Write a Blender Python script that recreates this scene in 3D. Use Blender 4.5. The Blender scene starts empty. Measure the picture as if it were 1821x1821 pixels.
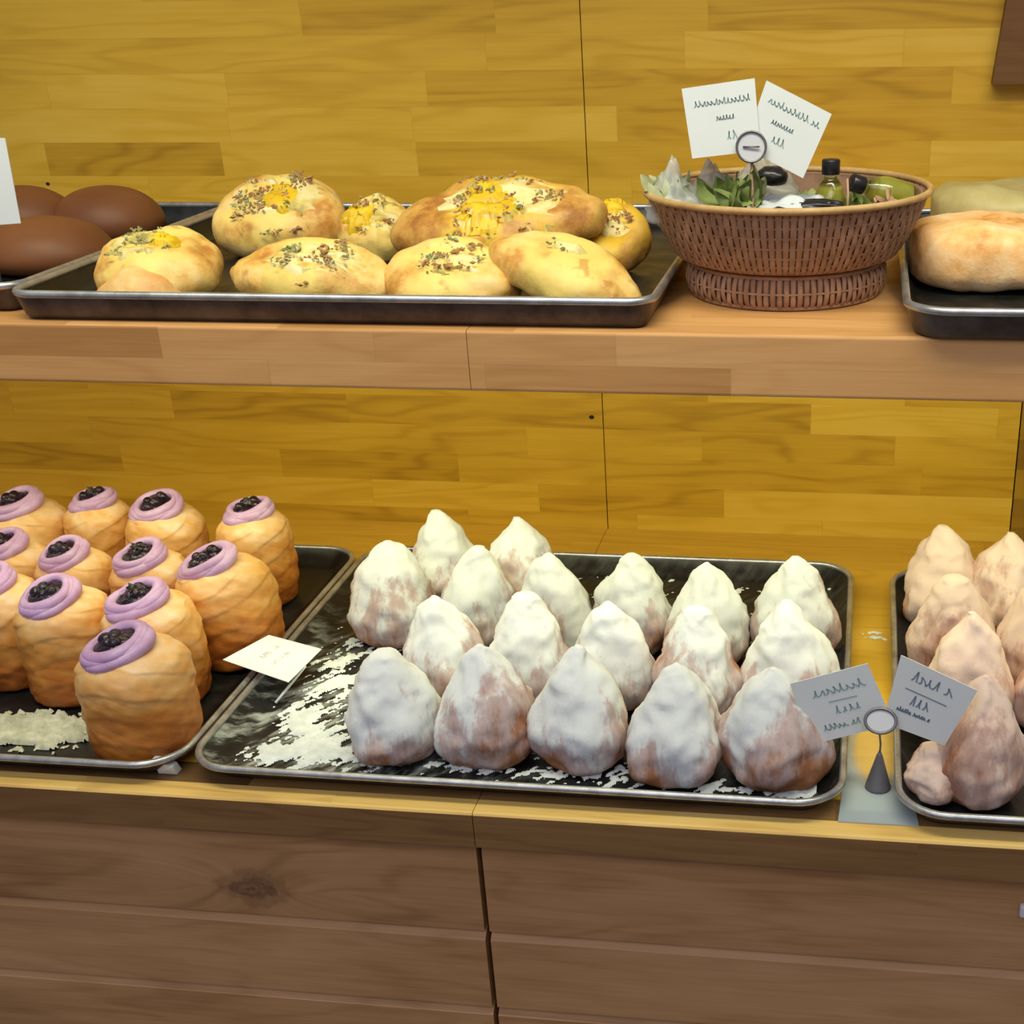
import bpy, math, random
from mathutils import Vector, Matrix, noise
PI = math.pi
random.seed(7)
S = bpy.context.scene
C = bpy.data.collections.new('bakery'); S.collection.children.link(C)

# ------------------------------------------------------------------ camera
cam_d = bpy.data.cameras.new('camera'); cam = bpy.data.objects.new('camera', cam_d); S.collection.objects.link(cam)
FPX, PPX, PPY = 2358.4, 1217.86, 1085.29
CP = Vector((0, -1.34, 1.36))
_p, _y, _r = .45217861, -.13669844, -.01861053
_f = Vector((math.sin(_y)*math.cos(_p), math.cos(_y)*math.cos(_p), -math.sin(_p)))
_ri = Vector((math.cos(_y), -math.sin(_y), 0)); _up = _ri.cross(_f)
_r2 = _ri*math.cos(_r) + _up*math.sin(_r); _u2 = -_ri*math.sin(_r) + _up*math.cos(_r)
cam.matrix_world = Matrix((( _r2.x, _u2.x, -_f.x, CP.x), (_r2.y, _u2.y, -_f.y, CP.y), (_r2.z, _u2.z, -_f.z, CP.z), (0, 0, 0, 1)))
cam_d.sensor_width = 36; cam_d.sensor_fit = 'HORIZONTAL'
cam_d.lens = FPX/1821*36; cam_d.shift_x = (910.5-PPX)/1821; cam_d.shift_y = (PPY-910.5)/1821
cam_d.clip_start = .05
S.camera = cam

# ------------------------------------------------------------------ light
S.view_settings.view_transform = 'Standard'; S.view_settings.look = 'None'
S.view_settings.gamma = 1; S.view_settings.use_curve_mapping = False
S.view_settings.exposure = 0.0
w = bpy.data.worlds.new('world'); S.world = w; w.use_nodes = True
bg = w.node_tree.nodes['Background']; bg.inputs[0].default_value = (.80, .80, .95, 1); bg.inputs[1].default_value = .27
def area(name, loc, target, sx, sy, power, col, spread=180):
    l = bpy.data.lights.new(name, 'AREA'); l.shape = 'RECTANGLE'; l.size = sx; l.size_y = sy
    l.energy = power; l.color = col; l.spread = math.radians(spread)
    o = bpy.data.objects.new(name, l); S.collection.objects.link(o); o.location = loc
    o.rotation_euler = (Vector(target)-Vector(loc)).to_track_quat('-Z', 'Z').to_euler()
    return o
area('shop_window_light', (-.3, -2.7, 2.9), (-.2, -.4, .8), 2.6, 1.2, 29, (.86, .85, 1.0))
area('under_shelf_strip_light', (-.1, -.33, 1.072), (-.1, -.16, .8), 1.2, .03, 2.0, (.98, 1.0, .60))
area('under_shelf_strip_light_left', (-.95, -.33, 1.072), (-.95, -.16, .8), .6, .03, .5, (1.0, .95, .55))
area('ceiling_spot_row', (-.2, -.64, 1.80), (-.25, -.26, 1.06), 1.5, .12, 3.4, (.98, .95, .70), 84)

# ------------------------------------------------------------------ camera-ray helpers (pixel of a measured point -> the point on a real plane)
def ray(x, y): return _r2*((x-PPX)/FPX) - _u2*((y-PPY)/FPX) + _f
def P(x, y, z=None, Y=None):
    d = ray(x, y); t = (z-CP.z)/d.z if z is not None else (Y-CP.y)/d.y
    return CP + d*t
def depth(p): return (Vector(p)-CP).dot(_f)

# ------------------------------------------------------------------ node helpers
class NT:
    def __init__(s, name, rough=.6, spec=.5):
        s.m = bpy.data.materials.new(name); s.m.use_nodes = True; s.t = s.m.node_tree
        s.b = s.t.nodes['Principled BSDF']; s.b.inputs['Roughness'].default_value = rough
        s.b.inputs['Specular IOR Level'].default_value = spec
    def n(s, typ, **kw):
        nd = s.t.nodes.new(typ)
        for k, v in kw.items(): setattr(nd, k, v)
        return nd
    def put(s, inp, v):
        if hasattr(v, 'links') or isinstance(v, bpy.types.NodeSocket): s.t.links.new(v, inp)
        else: inp.default_value = v
    def M(s, op, a, b=0., c=0.):
        nd = s.n('ShaderNodeMath', operation=op); s.put(nd.inputs[0], a); s.put(nd.inputs[1], b); s.put(nd.inputs[2], c)
        return nd.outputs[0]
    def obj(s): return s.n('ShaderNodeTexCoord').outputs['Object']
    def xyz(s, v): nd = s.n('ShaderNodeSeparateXYZ'); s.put(nd.inputs[0], v); return nd.outputs
    def vec(s, x, y, z):
        nd = s.n('ShaderNodeCombineXYZ')
        for i, k in enumerate((x, y, z)): s.put(nd.inputs[i], k)
        return nd.outputs[0]
    def noise(s, v, scale, detail=3, rough=.55, dist=0.):
        nd = s.n('ShaderNodeTexNoise'); s.put(nd.inputs['Vector'], v); nd.inputs['Scale'].default_value = scale
        nd.inputs['Detail'].default_value = detail; nd.inputs['Roughness'].default_value = rough; nd.inputs['Distortion'].default_value = dist
        return nd.outputs[0]
    def ramp(s, f, stops):
        nd = s.n('ShaderNodeValToRGB'); s.put(nd.inputs[0], f); e = nd.color_ramp.elements
        while len(e) < len(stops): e.new(.5)
        for k, (p, c) in enumerate(stops):
            e[k].position = p; e[k].color = (c, c, c, 1) if isinstance(c, (int, float)) else (*c, 1)
        return nd.outputs[0]
    def mix(s, f, a, b, mode='MIX'):
        nd = s.n('ShaderNodeMix', data_type='RGBA', blend_type=mode); s.put(nd.inputs[0], f)
        for i, k in ((6, a), (7, b)):
            if isinstance(k, tuple): k = (*k[:3], 1)
            s.put(nd.inputs[i], k)
        return nd.outputs[2]
    def sstep(s, v, lo, hi):
        nd = s.n('ShaderNodeMapRange', interpolation_type='SMOOTHSTEP'); s.put(nd.inputs[0], v)
        nd.inputs[1].default_value = lo; nd.inputs[2].default_value = hi
        return nd.outputs[0]
    def rnd(s): return s.n('ShaderNodeObjectInfo').outputs['Random']
    def add(s, a, b):
        nd = s.n('ShaderNodeVectorMath', operation='ADD'); s.put(nd.inputs[0], a); s.put(nd.inputs[1], b); return nd.outputs[0]
    def scl(s, a, b):
        nd = s.n('ShaderNodeVectorMath', operation='MULTIPLY'); s.put(nd.inputs[0], a); nd.inputs[1].default_value = b; return nd.outputs[0]
    def bump(s, h, dist, strength=1.):
        nd = s.n('ShaderNodeBump'); s.put(nd.inputs['Height'], h); nd.inputs['Distance'].default_value = dist; nd.inputs['Strength'].default_value = strength
        s.t.links.new(nd.outputs[0], s.b.inputs['Normal'])
    def col(s, c):
        if isinstance(c, tuple): c = (*c[:3], 1)
        s.put(s.b.inputs['Base Color'], c); return s

def plain(name, c, rough=.5, metal=0., spec=.5):
    t = NT(name, rough, spec); t.col(c); t.b.inputs['Metallic'].default_value = metal
    return t.m

def wood(name, stave_h, stave_w, cols, rough=.45, grain=.3, knot=None, seams=.6, vshift=0., figure=.5, contrast=1.):
    """laminated boards, grain along x; v runs over y+z so tops and fronts both read"""
    t = NT(name, rough, .35); X = t.xyz(t.obj())
    v = t.M('ADD', t.M('ADD', X[1], X[2]), 5.+vshift); u = t.M('ADD', X[0], 7.)
    rv = t.M('DIVIDE', v, stave_h); row = t.M('FLOOR', rv)
    wn = t.n('ShaderNodeTexWhiteNoise', noise_dimensions='1D'); t.put(wn.inputs['W'], row)
    ru = t.M('ADD', t.M('DIVIDE', u, stave_w), t.M('MULTIPLY', wn.outputs[0], 9.))
    # irregular lengths
    ru2 = t.M('ADD', ru, t.M('MULTIPLY', t.M('SINE', t.M('MULTIPLY', ru, 2.1)), .35))
    colm = t.M('FLOOR', ru2)
    wn2 = t.n('ShaderNodeTexWhiteNoise', noise_dimensions='3D'); t.put(wn2.inputs['Vector'], t.vec(row, colm, 3.))
    cell = wn2.outputs[0]
    off = t.M('MULTIPLY', cell, 13.)
    tone = cell if seams else t.M('ADD', .42, t.M('MULTIPLY', t.rnd(), .22))
    tone = t.M('ADD', .5*(1-contrast), t.M('MULTIPLY', tone, contrast))
    if knot:
        kx, kz, kr = knot
        dx = t.M('MULTIPLY', t.M('SUBTRACT', X[0], kx), .62); dz = t.M('SUBTRACT', X[2], kz)
        d = t.M('SQRT', t.M('ADD', t.M('MULTIPLY', dx, dx), t.M('MULTIPLY', dz, dz)))
        push = t.M('MULTIPLY', t.M('EXPONENT', t.M('MULTIPLY', d, -1/kr)), kr*2.2)
        v = t.M('ADD', v, t.M('MULTIPLY', push, t.M('SIGN', dz)))
    fig = t.noise(t.vec(t.M('ADD', t.M('MULTIPLY', u, 3.2), off), t.M('MULTIPLY', v, 20.), off), 1., 2, .5, .4)
    band = t.M('POWER', t.M('ADD', .5, t.M('MULTIPLY', t.M('SINE', t.M('MULTIPLY', fig, 46.)), .5)), 2.2)
    band = t.M('SUBTRACT', .4, band)
    fine = t.noise(t.vec(t.M('ADD', t.M('MULTIPLY', u, 9.), off), t.M('MULTIPLY', v, 320.), off), 1., 3, .6)
    big = t.noise(t.vec(t.M('MULTIPLY', u, 5.), t.M('MULTIPLY', v, 16.), off), 1., 3, .6)
    g = t.M('ADD', t.M('MULTIPLY', band, .42*figure), t.M('ADD', t.M('MULTIPLY', t.M('SUBTRACT', fine, .5), .5), t.M('MULTIPLY', t.M('SUBTRACT', big, .5), 1.0)))
    f = t.M('ADD', tone, t.M('MULTIPLY', g, grain*2))
    c = t.ramp(f, [(i/(len(cols)-1), k) for i, k in enumerate(cols)])
    if seams:
        fr = t.M('FRACT', rv); e1 = t.M('LESS_THAN', t.M('ABSOLUTE', t.M('SUBTRACT', fr, .5)), .488)
        fu = t.M('FRACT', ru2); e2 = t.M('LESS_THAN', t.M('ABSOLUTE', t.M('SUBTRACT', fu, .5)), .4965)
        e = t.M('MULTIPLY', e1, e2)
        c = t.mix(t.M('MULTIPLY', t.M('SUBTRACT', 1., e), .35*seams), c, cols[0])
    if knot:
        dn_ = t.M('ADD', d, t.M('MULTIPLY', t.M('SUBTRACT', t.noise(t.obj(), 55, 3, .6), .5), kr*1.1))
        ring = t.M('SINE', t.M('MULTIPLY', dn_, 900.))
        kf = t.M('SUBTRACT', 1., t.sstep(dn_, kr*.2, kr*1.15))
        c = t.mix(t.M('MULTIPLY', kf, t.M('ADD', .60, t.M('MULTIPLY', ring, .16))), c, (.07, .028, .014))
    t.col(c); t.bump(g, .0004, .5)
    return t.m

# ------------------------------------------------------------------ object helpers
def mesh_obj(name, V, F, mat, parent=None, smooth=True, loc=None):
    me = bpy.data.meshes.new(name); me.from_pydata([tuple(v) for v in V], [], F); me.update()
    if smooth: me.polygons.foreach_set('use_smooth', [True]*len(me.polygons))
    mats = mat if isinstance(mat, (list, tuple)) else [mat]
    for m in mats: me.materials.append(m)
    o = bpy.data.objects.new(name, me); C.objects.link(o)
    if parent: o.parent = parent
    if loc is not None: o.location = loc
    return o
def tag(o, label=None, cat=None, group=None, kind=None):
    for k, v in (('label', label), ('category', cat), ('group', group), ('kind', kind)):
        if v: o[k] = v
    return o
def thing(name, label, cat, loc=(0, 0, 0), rot=(0, 0, 0), group=None):
    o = bpy.data.objects.new(name, None); C.objects.link(o); o.empty_display_size = .02
    o.location = loc; o.rotation_euler = rot
    return tag(o, label, cat, group)
def box_vf(x0, x1, y0, y1, z0, z1, base=0):
    V = [(x, y, z) for x in (x0, x1) for y in (y0, y1) for z in (z0, z1)]
    F = [(0, 1, 3, 2), (4, 6, 7, 5), (0, 4, 5, 1), (2, 3, 7, 6), (0, 2, 6, 4), (1, 5, 7, 3)]
    return V, [tuple(i+base for i in f) for f in F]
def box(name, b, mat, parent=None, bev=0., seg=2):
    V, F = box_vf(*b); o = mesh_obj(name, V, F, mat, parent, smooth=False)
    if bev:
        m = o.modifiers.new('bevel', 'BEVEL'); m.width = bev; m.segments = seg
    return o
def extrude_x(name, prof, x0, x1, mat, parent=None):
    """profile in (y,z), anticlockwise seen from +x"""
    n = len(prof); V = [(x0, y, z) for y, z in prof]+[(x1, y, z) for y, z in prof]
    F = [(i, (i+1) % n, n+(i+1) % n, n+i) for i in range(n)]+[tuple(range(n))[::-1], tuple(range(n, 2*n))]
    return mesh_obj(name, V, F, mat, parent, smooth=False)
def lathe_vf(prof, n=48, fn=None, V=None, F=None, closed_ends=(True, True)):
    """prof [(r,z)]; fn(theta, t, r, z) -> (x,y,z)"""
    V = [] if V is None else V; F = [] if F is None else F; b = len(V); m = len(prof)
    for i, (r, z) in enumerate(prof):
        for k in range(n):
            th = 2*PI*k/n
            V.append(fn(th, i/(m-1), r, z) if fn else (r*math.cos(th), r*math.sin(th), z))
    for i in range(m-1):
        for k in range(n):
            a = b+i*n+k; c = b+i*n+(k+1) % n
            F.append((a, c, c+n, a+n))
    for end, i in ((0, 0), (1, m-1)):
        if closed_ends[end]:
            cx = [sum(V[b+i*n+k][j] for k in range(n))/n for j in range(3)]; V.append(tuple(cx)); q = len(V)-1
            for k in range(n):
                a = b+i*n+k; c = b+i*n+(k+1) % n
                F.append((a, q, c) if end == 0 else (a, c, q))
    return V, F
def smooth_prof(pts, m):
    """Catmull-Rom through (r,z) points"""
    out = []; n = len(pts)-1
    for i in range(m):
        t = i/(m-1)*n; k = min(int(t), n-1); u = t-k
        p = [Vector(pts[max(0, min(n, k+j))]) for j in (-1, 0, 1, 2)]
        q = .5*((2*p[1])+(-p[0]+p[2])*u+(2*p[0]-5*p[1]+4*p[2]-p[3])*u*u+(-p[0]+3*p[1]-3*p[2]+p[3])*u**3)
        out.append((max(q[0], 0.), q[1]))
    return out
def tube_vf(pts, rad, n=8, V=None, F=None, closed=False):
    V = [] if V is None else V; F = [] if F is None else F; b = len(V)
    pts = [Vector(p) for p in pts]; m = len(pts); prev = None
    for i, p in enumerate(pts):
        d = (pts[(i+1) % m]-pts[i-1]) if closed else (pts[min(i+1, m-1)]-pts[max(i-1, 0)])
        d.normalize()
        if prev is None:
            a = d.orthogonal().normalized()
        else: a = (prev-d*prev.dot(d)).normalized()
        prev = a; c = d.cross(a); r = rad[i] if isinstance(rad, (list, tuple)) else rad
        for k in range(n):
            th = 2*PI*k/n; V.append(tuple(p+(a*math.cos(th)+c*math.sin(th))*r))
    for i in range(m if closed else m-1):
        for k in range(n):
            F.append((b+i*n+k, b+i*n+(k+1) % n, b+((i+1) % m)*n+(k+1) % n, b+((i+1) % m)*n+k))
    if not closed:
        F.append(tuple(b+k for k in range(n))[::-1]); F.append(tuple(b+(m-1)*n+k for k in range(n)))
    return V, F
def nz(p, s, seed=0.): return noise.noise(Vector((p[0]*s+seed*7.31, p[1]*s-seed*3.17, p[2]*s+seed*1.91)))
def copy_tree(o, parent=None):
    c = o.copy(); C.objects.link(c); c.parent = parent
    for ch in list(o.children): copy_tree(ch, c)
    return c

# ------------------------------------------------------------------ materials
M = {}
M['wall'] = wood('pine_wall', .0325, .30, [(.36, .185, .010), (.53, .295, .020), (.63, .37, .032), (.70, .44, .06)], rough=.42, grain=.34, seams=.35, figure=.7, contrast=.62)
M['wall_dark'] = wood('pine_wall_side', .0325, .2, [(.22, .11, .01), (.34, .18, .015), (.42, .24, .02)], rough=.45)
M['shelf'] = wood('shelf_wood', .024, .26, [(.42, .20, .06), (.58, .30, .105), (.68, .38, .15)], rough=.5, grain=.36, vshift=.011)
M['counter'] = wood('shaded_counter_wood', .05, .34, [(.10, .05, .018), (.20, .11, .038), (.32, .18, .06)], rough=.42, grain=.55, seams=.2)  # brown front plank, darkened to carry the tray shadow in its colour
M['pine_top'] = wood('pine_counter_top', .045, .34, [(.42, .23, .02), (.62, .36, .035), (.72, .44, .06)], rough=.36, grain=.34, seams=.3, contrast=.6)
M['highlight'] = wood('highlight_edge_wood', .2, .3, [(.50, .28, .07), (.85, .56, .16), (.92, .66, .24)], rough=.4, grain=.5, seams=0)  # overhead lamp highlight painted in as lighter wood
M['board_a'] = wood('board_wood', 3., 9., [(.22, .095, .028), (.42, .222, .088), (.55, .31, .14)], rough=.55, grain=.5, seams=0, figure=.5, knot=(-.462, .706, .021))
M['board_b'] = wood('board_wood_plain', 3., 9., [(.22, .095, .028), (.42, .222, .088), (.55, .31, .14)], rough=.55, grain=.5, seams=0, figure=.35)
M['band'] = wood('edge_band_wood', .2, .34, [(.09, .04, .012), (.20, .10, .032), (.27, .145, .05)], rough=.5, grain=.5, seams=0)
M['bracket'] = wood('dark_wood', 1., 4., [(.07, .03, .008), (.15, .065, .016), (.19, .09, .022)], rough=.5, grain=.4, seams=0)

def tray_mat(dust=False):
    t = NT('tray_steel', .38, .5); X = t.xyz(t.obj())
    n = t.noise(t.obj(), 45, 4, .6)
    c = t.ramp(n, [(.35, (.004, .005, .005)), (.62, (.010, .011, .011)), (.8, (.03, .031, .027))])
    if dust:
        q = t.M('SUBTRACT', t.M('MULTIPLY', X[1], .6), t.M('MULTIPLY', X[0], .8)); w_ = t.M('ADD', t.M('MULTIPLY', X[0], .6), t.M('MULTIPLY', X[1], .8))
        d1 = t.noise(t.vec(t.M('MULTIPLY', q, 70.), t.M('MULTIPLY', w_, 20.), 2.), 1., 5, .65)
        lo = t.sstep(t.M('ADD', X[0], t.M('MULTIPLY', X[1], .9)), -.12, -.30)
        f = t.M('MULTIPLY', t.sstep(d1, .46, .66), t.M('ADD', .05, t.M('MULTIPLY', lo, .6)))
        c = t.mix(f, c, (.60, .66, .60))
    t.col(c); t.b.inputs['Metallic'].default_value = .15
    t.put(t.b.inputs['Roughness'], t.ramp(n, [(.3, .28), (.7, .5)])); t.bump(n, .0008, .4)
    return t.m
M['tray'] = tray_mat(); M['tray_dusty'] = tray_mat(True)
def rim_mat():
    t = NT('tray_rim_steel', .33, .5); n = t.noise(t.obj(), 60, 4, .65)
    t.col(t.ramp(n, [(.3, (.30, .30, .29)), (.65, (.55, .56, .55))])); t.b.inputs['Metallic'].default_value = .75
    return t.m
M['rim'] = rim_mat()
def side_mat():
    t = NT('tray_outer_steel', .42, .5); n = t.noise(t.obj(), 40, 4, .65)
    t.col(t.ramp(n, [(.3, (.055, .040, .036)), (.7, (.13, .105, .095))])); t.b.inputs['Metallic'].default_value = .6
    return t.m
M['side'] = side_mat()

def flour_dough(name, flour, brown, mid, cut=.5):
    t = NT(name, .85, .2); o = t.obj(); X = t.xyz(o)
    r = t.rnd(); off = t.vec(t.M('MULTIPLY', r, 11.), t.M('MULTIPLY', r, 5.), t.M('MULTIPLY', r, 3.))
    p = t.add(t.scl(o, (1, 1, .42)), off)
    h = t.M('DIVIDE', X[2], .095)
    n1 = t.noise(p, 26, 5, .62); n2 = t.noise(p, 95, 4, .6); n3 = t.noise(p, 14, 2, .5)
    patch = t.M('ADD', t.M('MULTIPLY', n1, 1.7), t.M('ADD', t.M('MULTIPLY', n2, .6), t.M('ADD', t.M('MULTIPLY', h, .78), t.M('MULTIPLY', n3, .9))))
    f = t.sstep(patch, 1.82+cut-.5, 2.04+cut-.5)
    m2 = t.sstep(patch, 1.50+cut-.5, 1.84+cut-.5)
    base = t.mix(m2, brown, mid)
    c = t.mix(f, base, flour)
    t.col(c); t.bump(t.M('ADD', t.M('MULTIPLY', n2, .6), n1), .002, .7)
    t.b.inputs['Subsurface Weight'].default_value = 0.
    return t.m
M['sugar'] = flour_dough('floured_dough', (.74, .77, .74), (.36, .15, .06), (.54, .42, .38))
M['peach'] = flour_dough('peach_floured_dough', (.76, .58, .47), (.36, .14, .05), (.56, .36, .28), .5)

def cruffin_mat():
    t = NT('flaky_dough', .42, .5); o = t.obj(); X = t.xyz(o); r = t.rnd()
    th = t.M('ARCTAN2', X[1], X[0]); off = t.M('MULTIPLY', r, 9.)
    k = t.M('ADD', t.M('MULTIPLY', X[2], 75.), t.M('MULTIPLY', t.M('SINE', t.M('ADD', th, .6)), 1.5))
    n = t.noise(t.vec(t.M('ADD', t.M('MULTIPLY', X[0], 30.), off), t.M('MULTIPLY', X[1], 30.), t.M('MULTIPLY', X[2], 60.)), 1., 4, .6)
    lay = t.noise(t.vec(t.M('ADD', t.M('MULTIPLY', th, .8), off), 0., t.M('MULTIPLY', k, 1.7)), 1., 2, .5)
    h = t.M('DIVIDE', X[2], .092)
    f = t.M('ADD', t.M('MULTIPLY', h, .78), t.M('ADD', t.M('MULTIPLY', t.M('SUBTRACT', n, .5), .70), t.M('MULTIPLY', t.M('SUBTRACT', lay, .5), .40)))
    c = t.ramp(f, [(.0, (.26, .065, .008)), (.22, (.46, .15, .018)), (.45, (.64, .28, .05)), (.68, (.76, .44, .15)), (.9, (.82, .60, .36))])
    t.col(c); t.bump(t.M('ADD', t.M('MULTIPLY', lay, .5), t.M('MULTIPLY', n, .6)), .0016, .5)
    return t.m
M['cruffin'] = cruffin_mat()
def simple_noise(name, stops, scale, rough=.5, bump=0., spec=.5, detail=4):
    t = NT(name, rough, spec); r = t.rnd(); n = t.noise(t.add(t.obj(), t.vec(t.M('MULTIPLY', r, 7.), r, r)), scale, detail, .6)
    t.col(t.ramp(n, stops))
    if bump: t.bump(n, bump)
    return t.m
M['cream'] = simple_noise('lavender_cream', [(.3, (.46, .26, .46)), (.7, (.60, .40, .60))], 60, .45, .0008)
M['jam'] = simple_noise('blackberry_jam', [(.35, (.006, .003, .008)), (.7, (.03, .015, .03))], 120, .16, .002)
M['petal'] = simple_noise('dried_petal', [(.35, (.03, .03, .015)), (.7, (.14, .12, .07))], 90, .6)
M['bun'] = simple_noise('brown_bun_crust', [(.3, (.135, .048, .016)), (.7, (.20, .075, .026))], 14, .5, 0, .25)
def bread_mat(name, stops, glaze=None):
    t = NT(name, .5, .4); r = t.rnd(); o = t.obj(); X = t.xyz(o)
    p = t.add(o, t.vec(t.M('MULTIPLY', r, 7.), r, r))
    n = t.noise(p, 26, 5, .6); n2 = t.noise(p, 110, 3, .6)
    f = t.M('ADD', n, t.M('MULTIPLY', t.M('SUBTRACT', n2, .5), .25))
    c = t.ramp(f, stops)
    if glaze:
        g = t.M('SUBTRACT', 1., t.M('MULTIPLY', t.M('ABSOLUTE', X[0]), 17.))
        g = t.sstep(t.M('ADD', g, t.M('MULTIPLY', t.M('SUBTRACT', t.noise(p, 34, 3, .5), .5), 2.4)), .25, .85)
        c = t.mix(t.M('MULTIPLY', g, .8), c, glaze)
        b_ = t.sstep(t.noise(p, 60, 3, .5), .60, .72); c = t.mix(t.M('MULTIPLY', b_, .55), c, (.42, .14, .02))
    t.col(c); t.bump(t.M('ADD', n, n2), .0012, .6)
    return t.m
M['crust'] = bread_mat('golden_crust', [(.25, (.34, .12, .02)), (.42, (.56, .27, .05)), (.53, (.74, .46, .12)), (.70, (.80, .60, .24))], (.80, .62, .16))
M['crust_dark'] = bread_mat('deep_golden_crust', [(.25, (.20, .07, .015)), (.42, (.40, .17, .03)), (.56, (.60, .33, .07)), (.75, (.72, .48, .14))], (.78, .50, .03))
M['fold'] = bread_mat('browned_fold', [(.3, (.60, .27, .06)), (.5, (.72, .40, .13)), (.7, (.80, .56, .22))])
M['cheese'] = bread_mat('melted_cheese', [(.3, (.30, .24, .06)), (.42, (.62, .48, .12)), (.55, (.76, .64, .28)), (.75, (.80, .72, .45))])
M['egg'] = bread_mat('egg_yolk', [(.3, (.60, .36, .01)), (.6, (.78, .52, .015)), (.8, (.76, .62, .08))])
M['herb'] = simple_noise('herb_green', [(.3, (.14, .16, .05)), (.7, (.36, .36, .16))], 80, .6)
M['crumb'] = simple_noise('browned_crumb', [(.3, (.24, .10, .03)), (.7, (.52, .30, .11))], 120, .7)
M['ham'] = simple_noise('toasted_onion', [(.3, (.16, .06, .025)), (.7, (.38, .17, .07))], 70, .6)
M['loaf'] = bread_mat('floured_loaf', [(.28, (.55, .22, .04)), (.42, (.82, .44, .15)), (.58, (.90, .60, .30)), (.78, (.92, .74, .50))])
M['loaf_pale'] = bread_mat('pale_loaf', [(.3, (.42, .33, .11)), (.7, (.52, .45, .20))])
M['flour'] = simple_noise('flour', [(.3, (.55, .60, .57)), (.7, (.76, .80, .77))], 90, .95, .001, .1)
M['crumbs'] = simple_noise('pale_crumbs', [(.3, (.40, .40, .26)), (.7, (.66, .66, .48))], 90, .95, .001, .1)
M['card'] = simple_noise('white_card', [(.3, (.70, .74, .72)), (.7, (.74, .78, .76))], 12, .55, 0)
M['ink'] = plain('green_ink', (.30, .44, .42), .7)
M['ink_blue'] = plain('blue_ink', (.18, .25, .31), .7)
M['wire'] = plain('steel_wire', (.20, .19, .19), .35, .7)
M['cone'] = plain('grey_metal', (.17, .16, .17), .5, .3)
M['clip'] = plain('clip_pad', (.55, .56, .58), .4)
M['black'] = plain('black_plastic', (.012, .011, .014), .3)
M['reed'] = simple_noise('basket_reed', [(.3, (.24, .12, .06)), (.7, (.42, .24, .14))], 60, .65, .001)
M['reed_dark'] = simple_noise('basket_inner', [(.3, (.16, .08, .045)), (.7, (.27, .15, .09))], 60, .75, .001)
M['rimreed'] = simple_noise('basket_rim_reed', [(.3, (.38, .22, .07)), (.7, (.56, .36, .15))], 50, .55, .001)
M['leaf'] = simple_noise('leaf_green', [(.3, (.10, .16, .03)), (.7, (.32, .38, .12))], 50, .55)
M['leaf_pale'] = simple_noise('leaf_pale', [(.3, (.30, .34, .16)), (.7, (.52, .54, .30))], 50, .6)
M['greycloth'] = simple_noise('pale_paper', [(.3, (.42, .46, .48)), (.7, (.58, .62, .62))], 30, .7)
M['twig'] = plain('pale_twig', (.42, .25, .15), .7)
M['groove'] = plain('groove_dark', (.012, .008, .006), .9)
M['white_plastic'] = plain('white_plastic', (.62, .60, .62), .4)
def sleeve_mat():
    t = NT('frosted_sheet', .35, .5); t.col((.50, .60, .62)); X = t.xyz(t.obj())
    dx = t.M('DIVIDE', t.M('SUBTRACT', X[0], SHX), .021); dy = t.M('DIVIDE', t.M('SUBTRACT', X[1], SHY), .052)
    d = t.M('SQRT', t.M('ADD', t.M('MULTIPLY', dx, dx), t.M('MULTIPLY', dy, dy)))
    t.put(t.b.inputs['Alpha'], t.M('ADD', .06, t.M('MULTIPLY', t.sstep(d, .7, 1.35), .58)))
    return t.m
def glassy(name, col, rough, alpha=None, trans=1.):
    t = NT(name, rough, .5); t.col(col); t.b.inputs['Transmission Weight'].default_value = trans; t.b.inputs['IOR'].default_value = 1.45
    if alpha is not None: t.b.inputs['Alpha'].default_value = alpha
    return t.m
M['bottle'] = glassy('bottle_glass', (.90, .95, .80), .05)
M['oil'] = plain('yellow_oil', (.46, .42, .06), .25)
M['film'] = glassy('clear_film', (.85, .88, .85), .22, .42, .3)
M['film2'] = glassy('smoky_film', (.55, .53, .50), .3, .55, .2)
SHX = P(1560, 1340, z=.80).x; SHY = P(1560, 1340, z=.80).y+.006; M['sleeve'] = sleeve_mat()

# ------------------------------------------------------------------ the wall
def wall_panel():
    V = []; F = []
    for (x0, x1, z0, z1) in ((-1.5, -.2735, 1.0, 1.75), (-.2725, .55, 1.0, 1.75), (-1.5, -.2692, .4, 1.0), (-.2682, .166, .4, 1.0)):
        v, f = box_vf(x0, x1, 0, .03, z0, z1, len(V)); V += v; F += f
    return V, F
V, F = wall_panel(); o = mesh_obj('wall_back', V, F, M['wall'], smooth=False); o['kind'] = 'structure'
o = box('wall_right', (.1675, .55, .001, .03, .4, 1.0), M['wall_dark']); o['kind'] = 'structure'
o = box('wall_behind', (-1.6, .7, .032, .05, .3, 1.8), M['groove']); o['kind'] = 'structure'; o.name = 'trim_1'
o = box('floor', (-3, 2.5, -4, .3, -.02, 0), plain('floor_grey', (.22, .19, .17), .7)); o['kind'] = 'structure'

# dark bracket at the top right
bk = P(1765, 150, Y=-.02); b2 = P(1791, 0, Y=-.02)
sl = (b2.x-bk.x)/(b2.z-bk.z)
V = []
for y in (-.02, 0.0):
    V += [(bk.x, y, bk.z), (bk.x+.12, y, bk.z), (bk.x+.12, y, bk.z+.3), (bk.x+sl*.3, y, bk.z+.3)]
F = [(0, 1, 2, 3), (7, 6, 5, 4), (0, 4, 5, 1), (1, 5, 6, 2), (2, 6, 7, 3), (3, 7, 4, 0)]
o = mesh_obj('wall_bracket', V, F, M['bracket'], smooth=False)
tag(o, 'dark brown wooden bracket block on the upper right of the pine wall', 'bracket')
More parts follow.
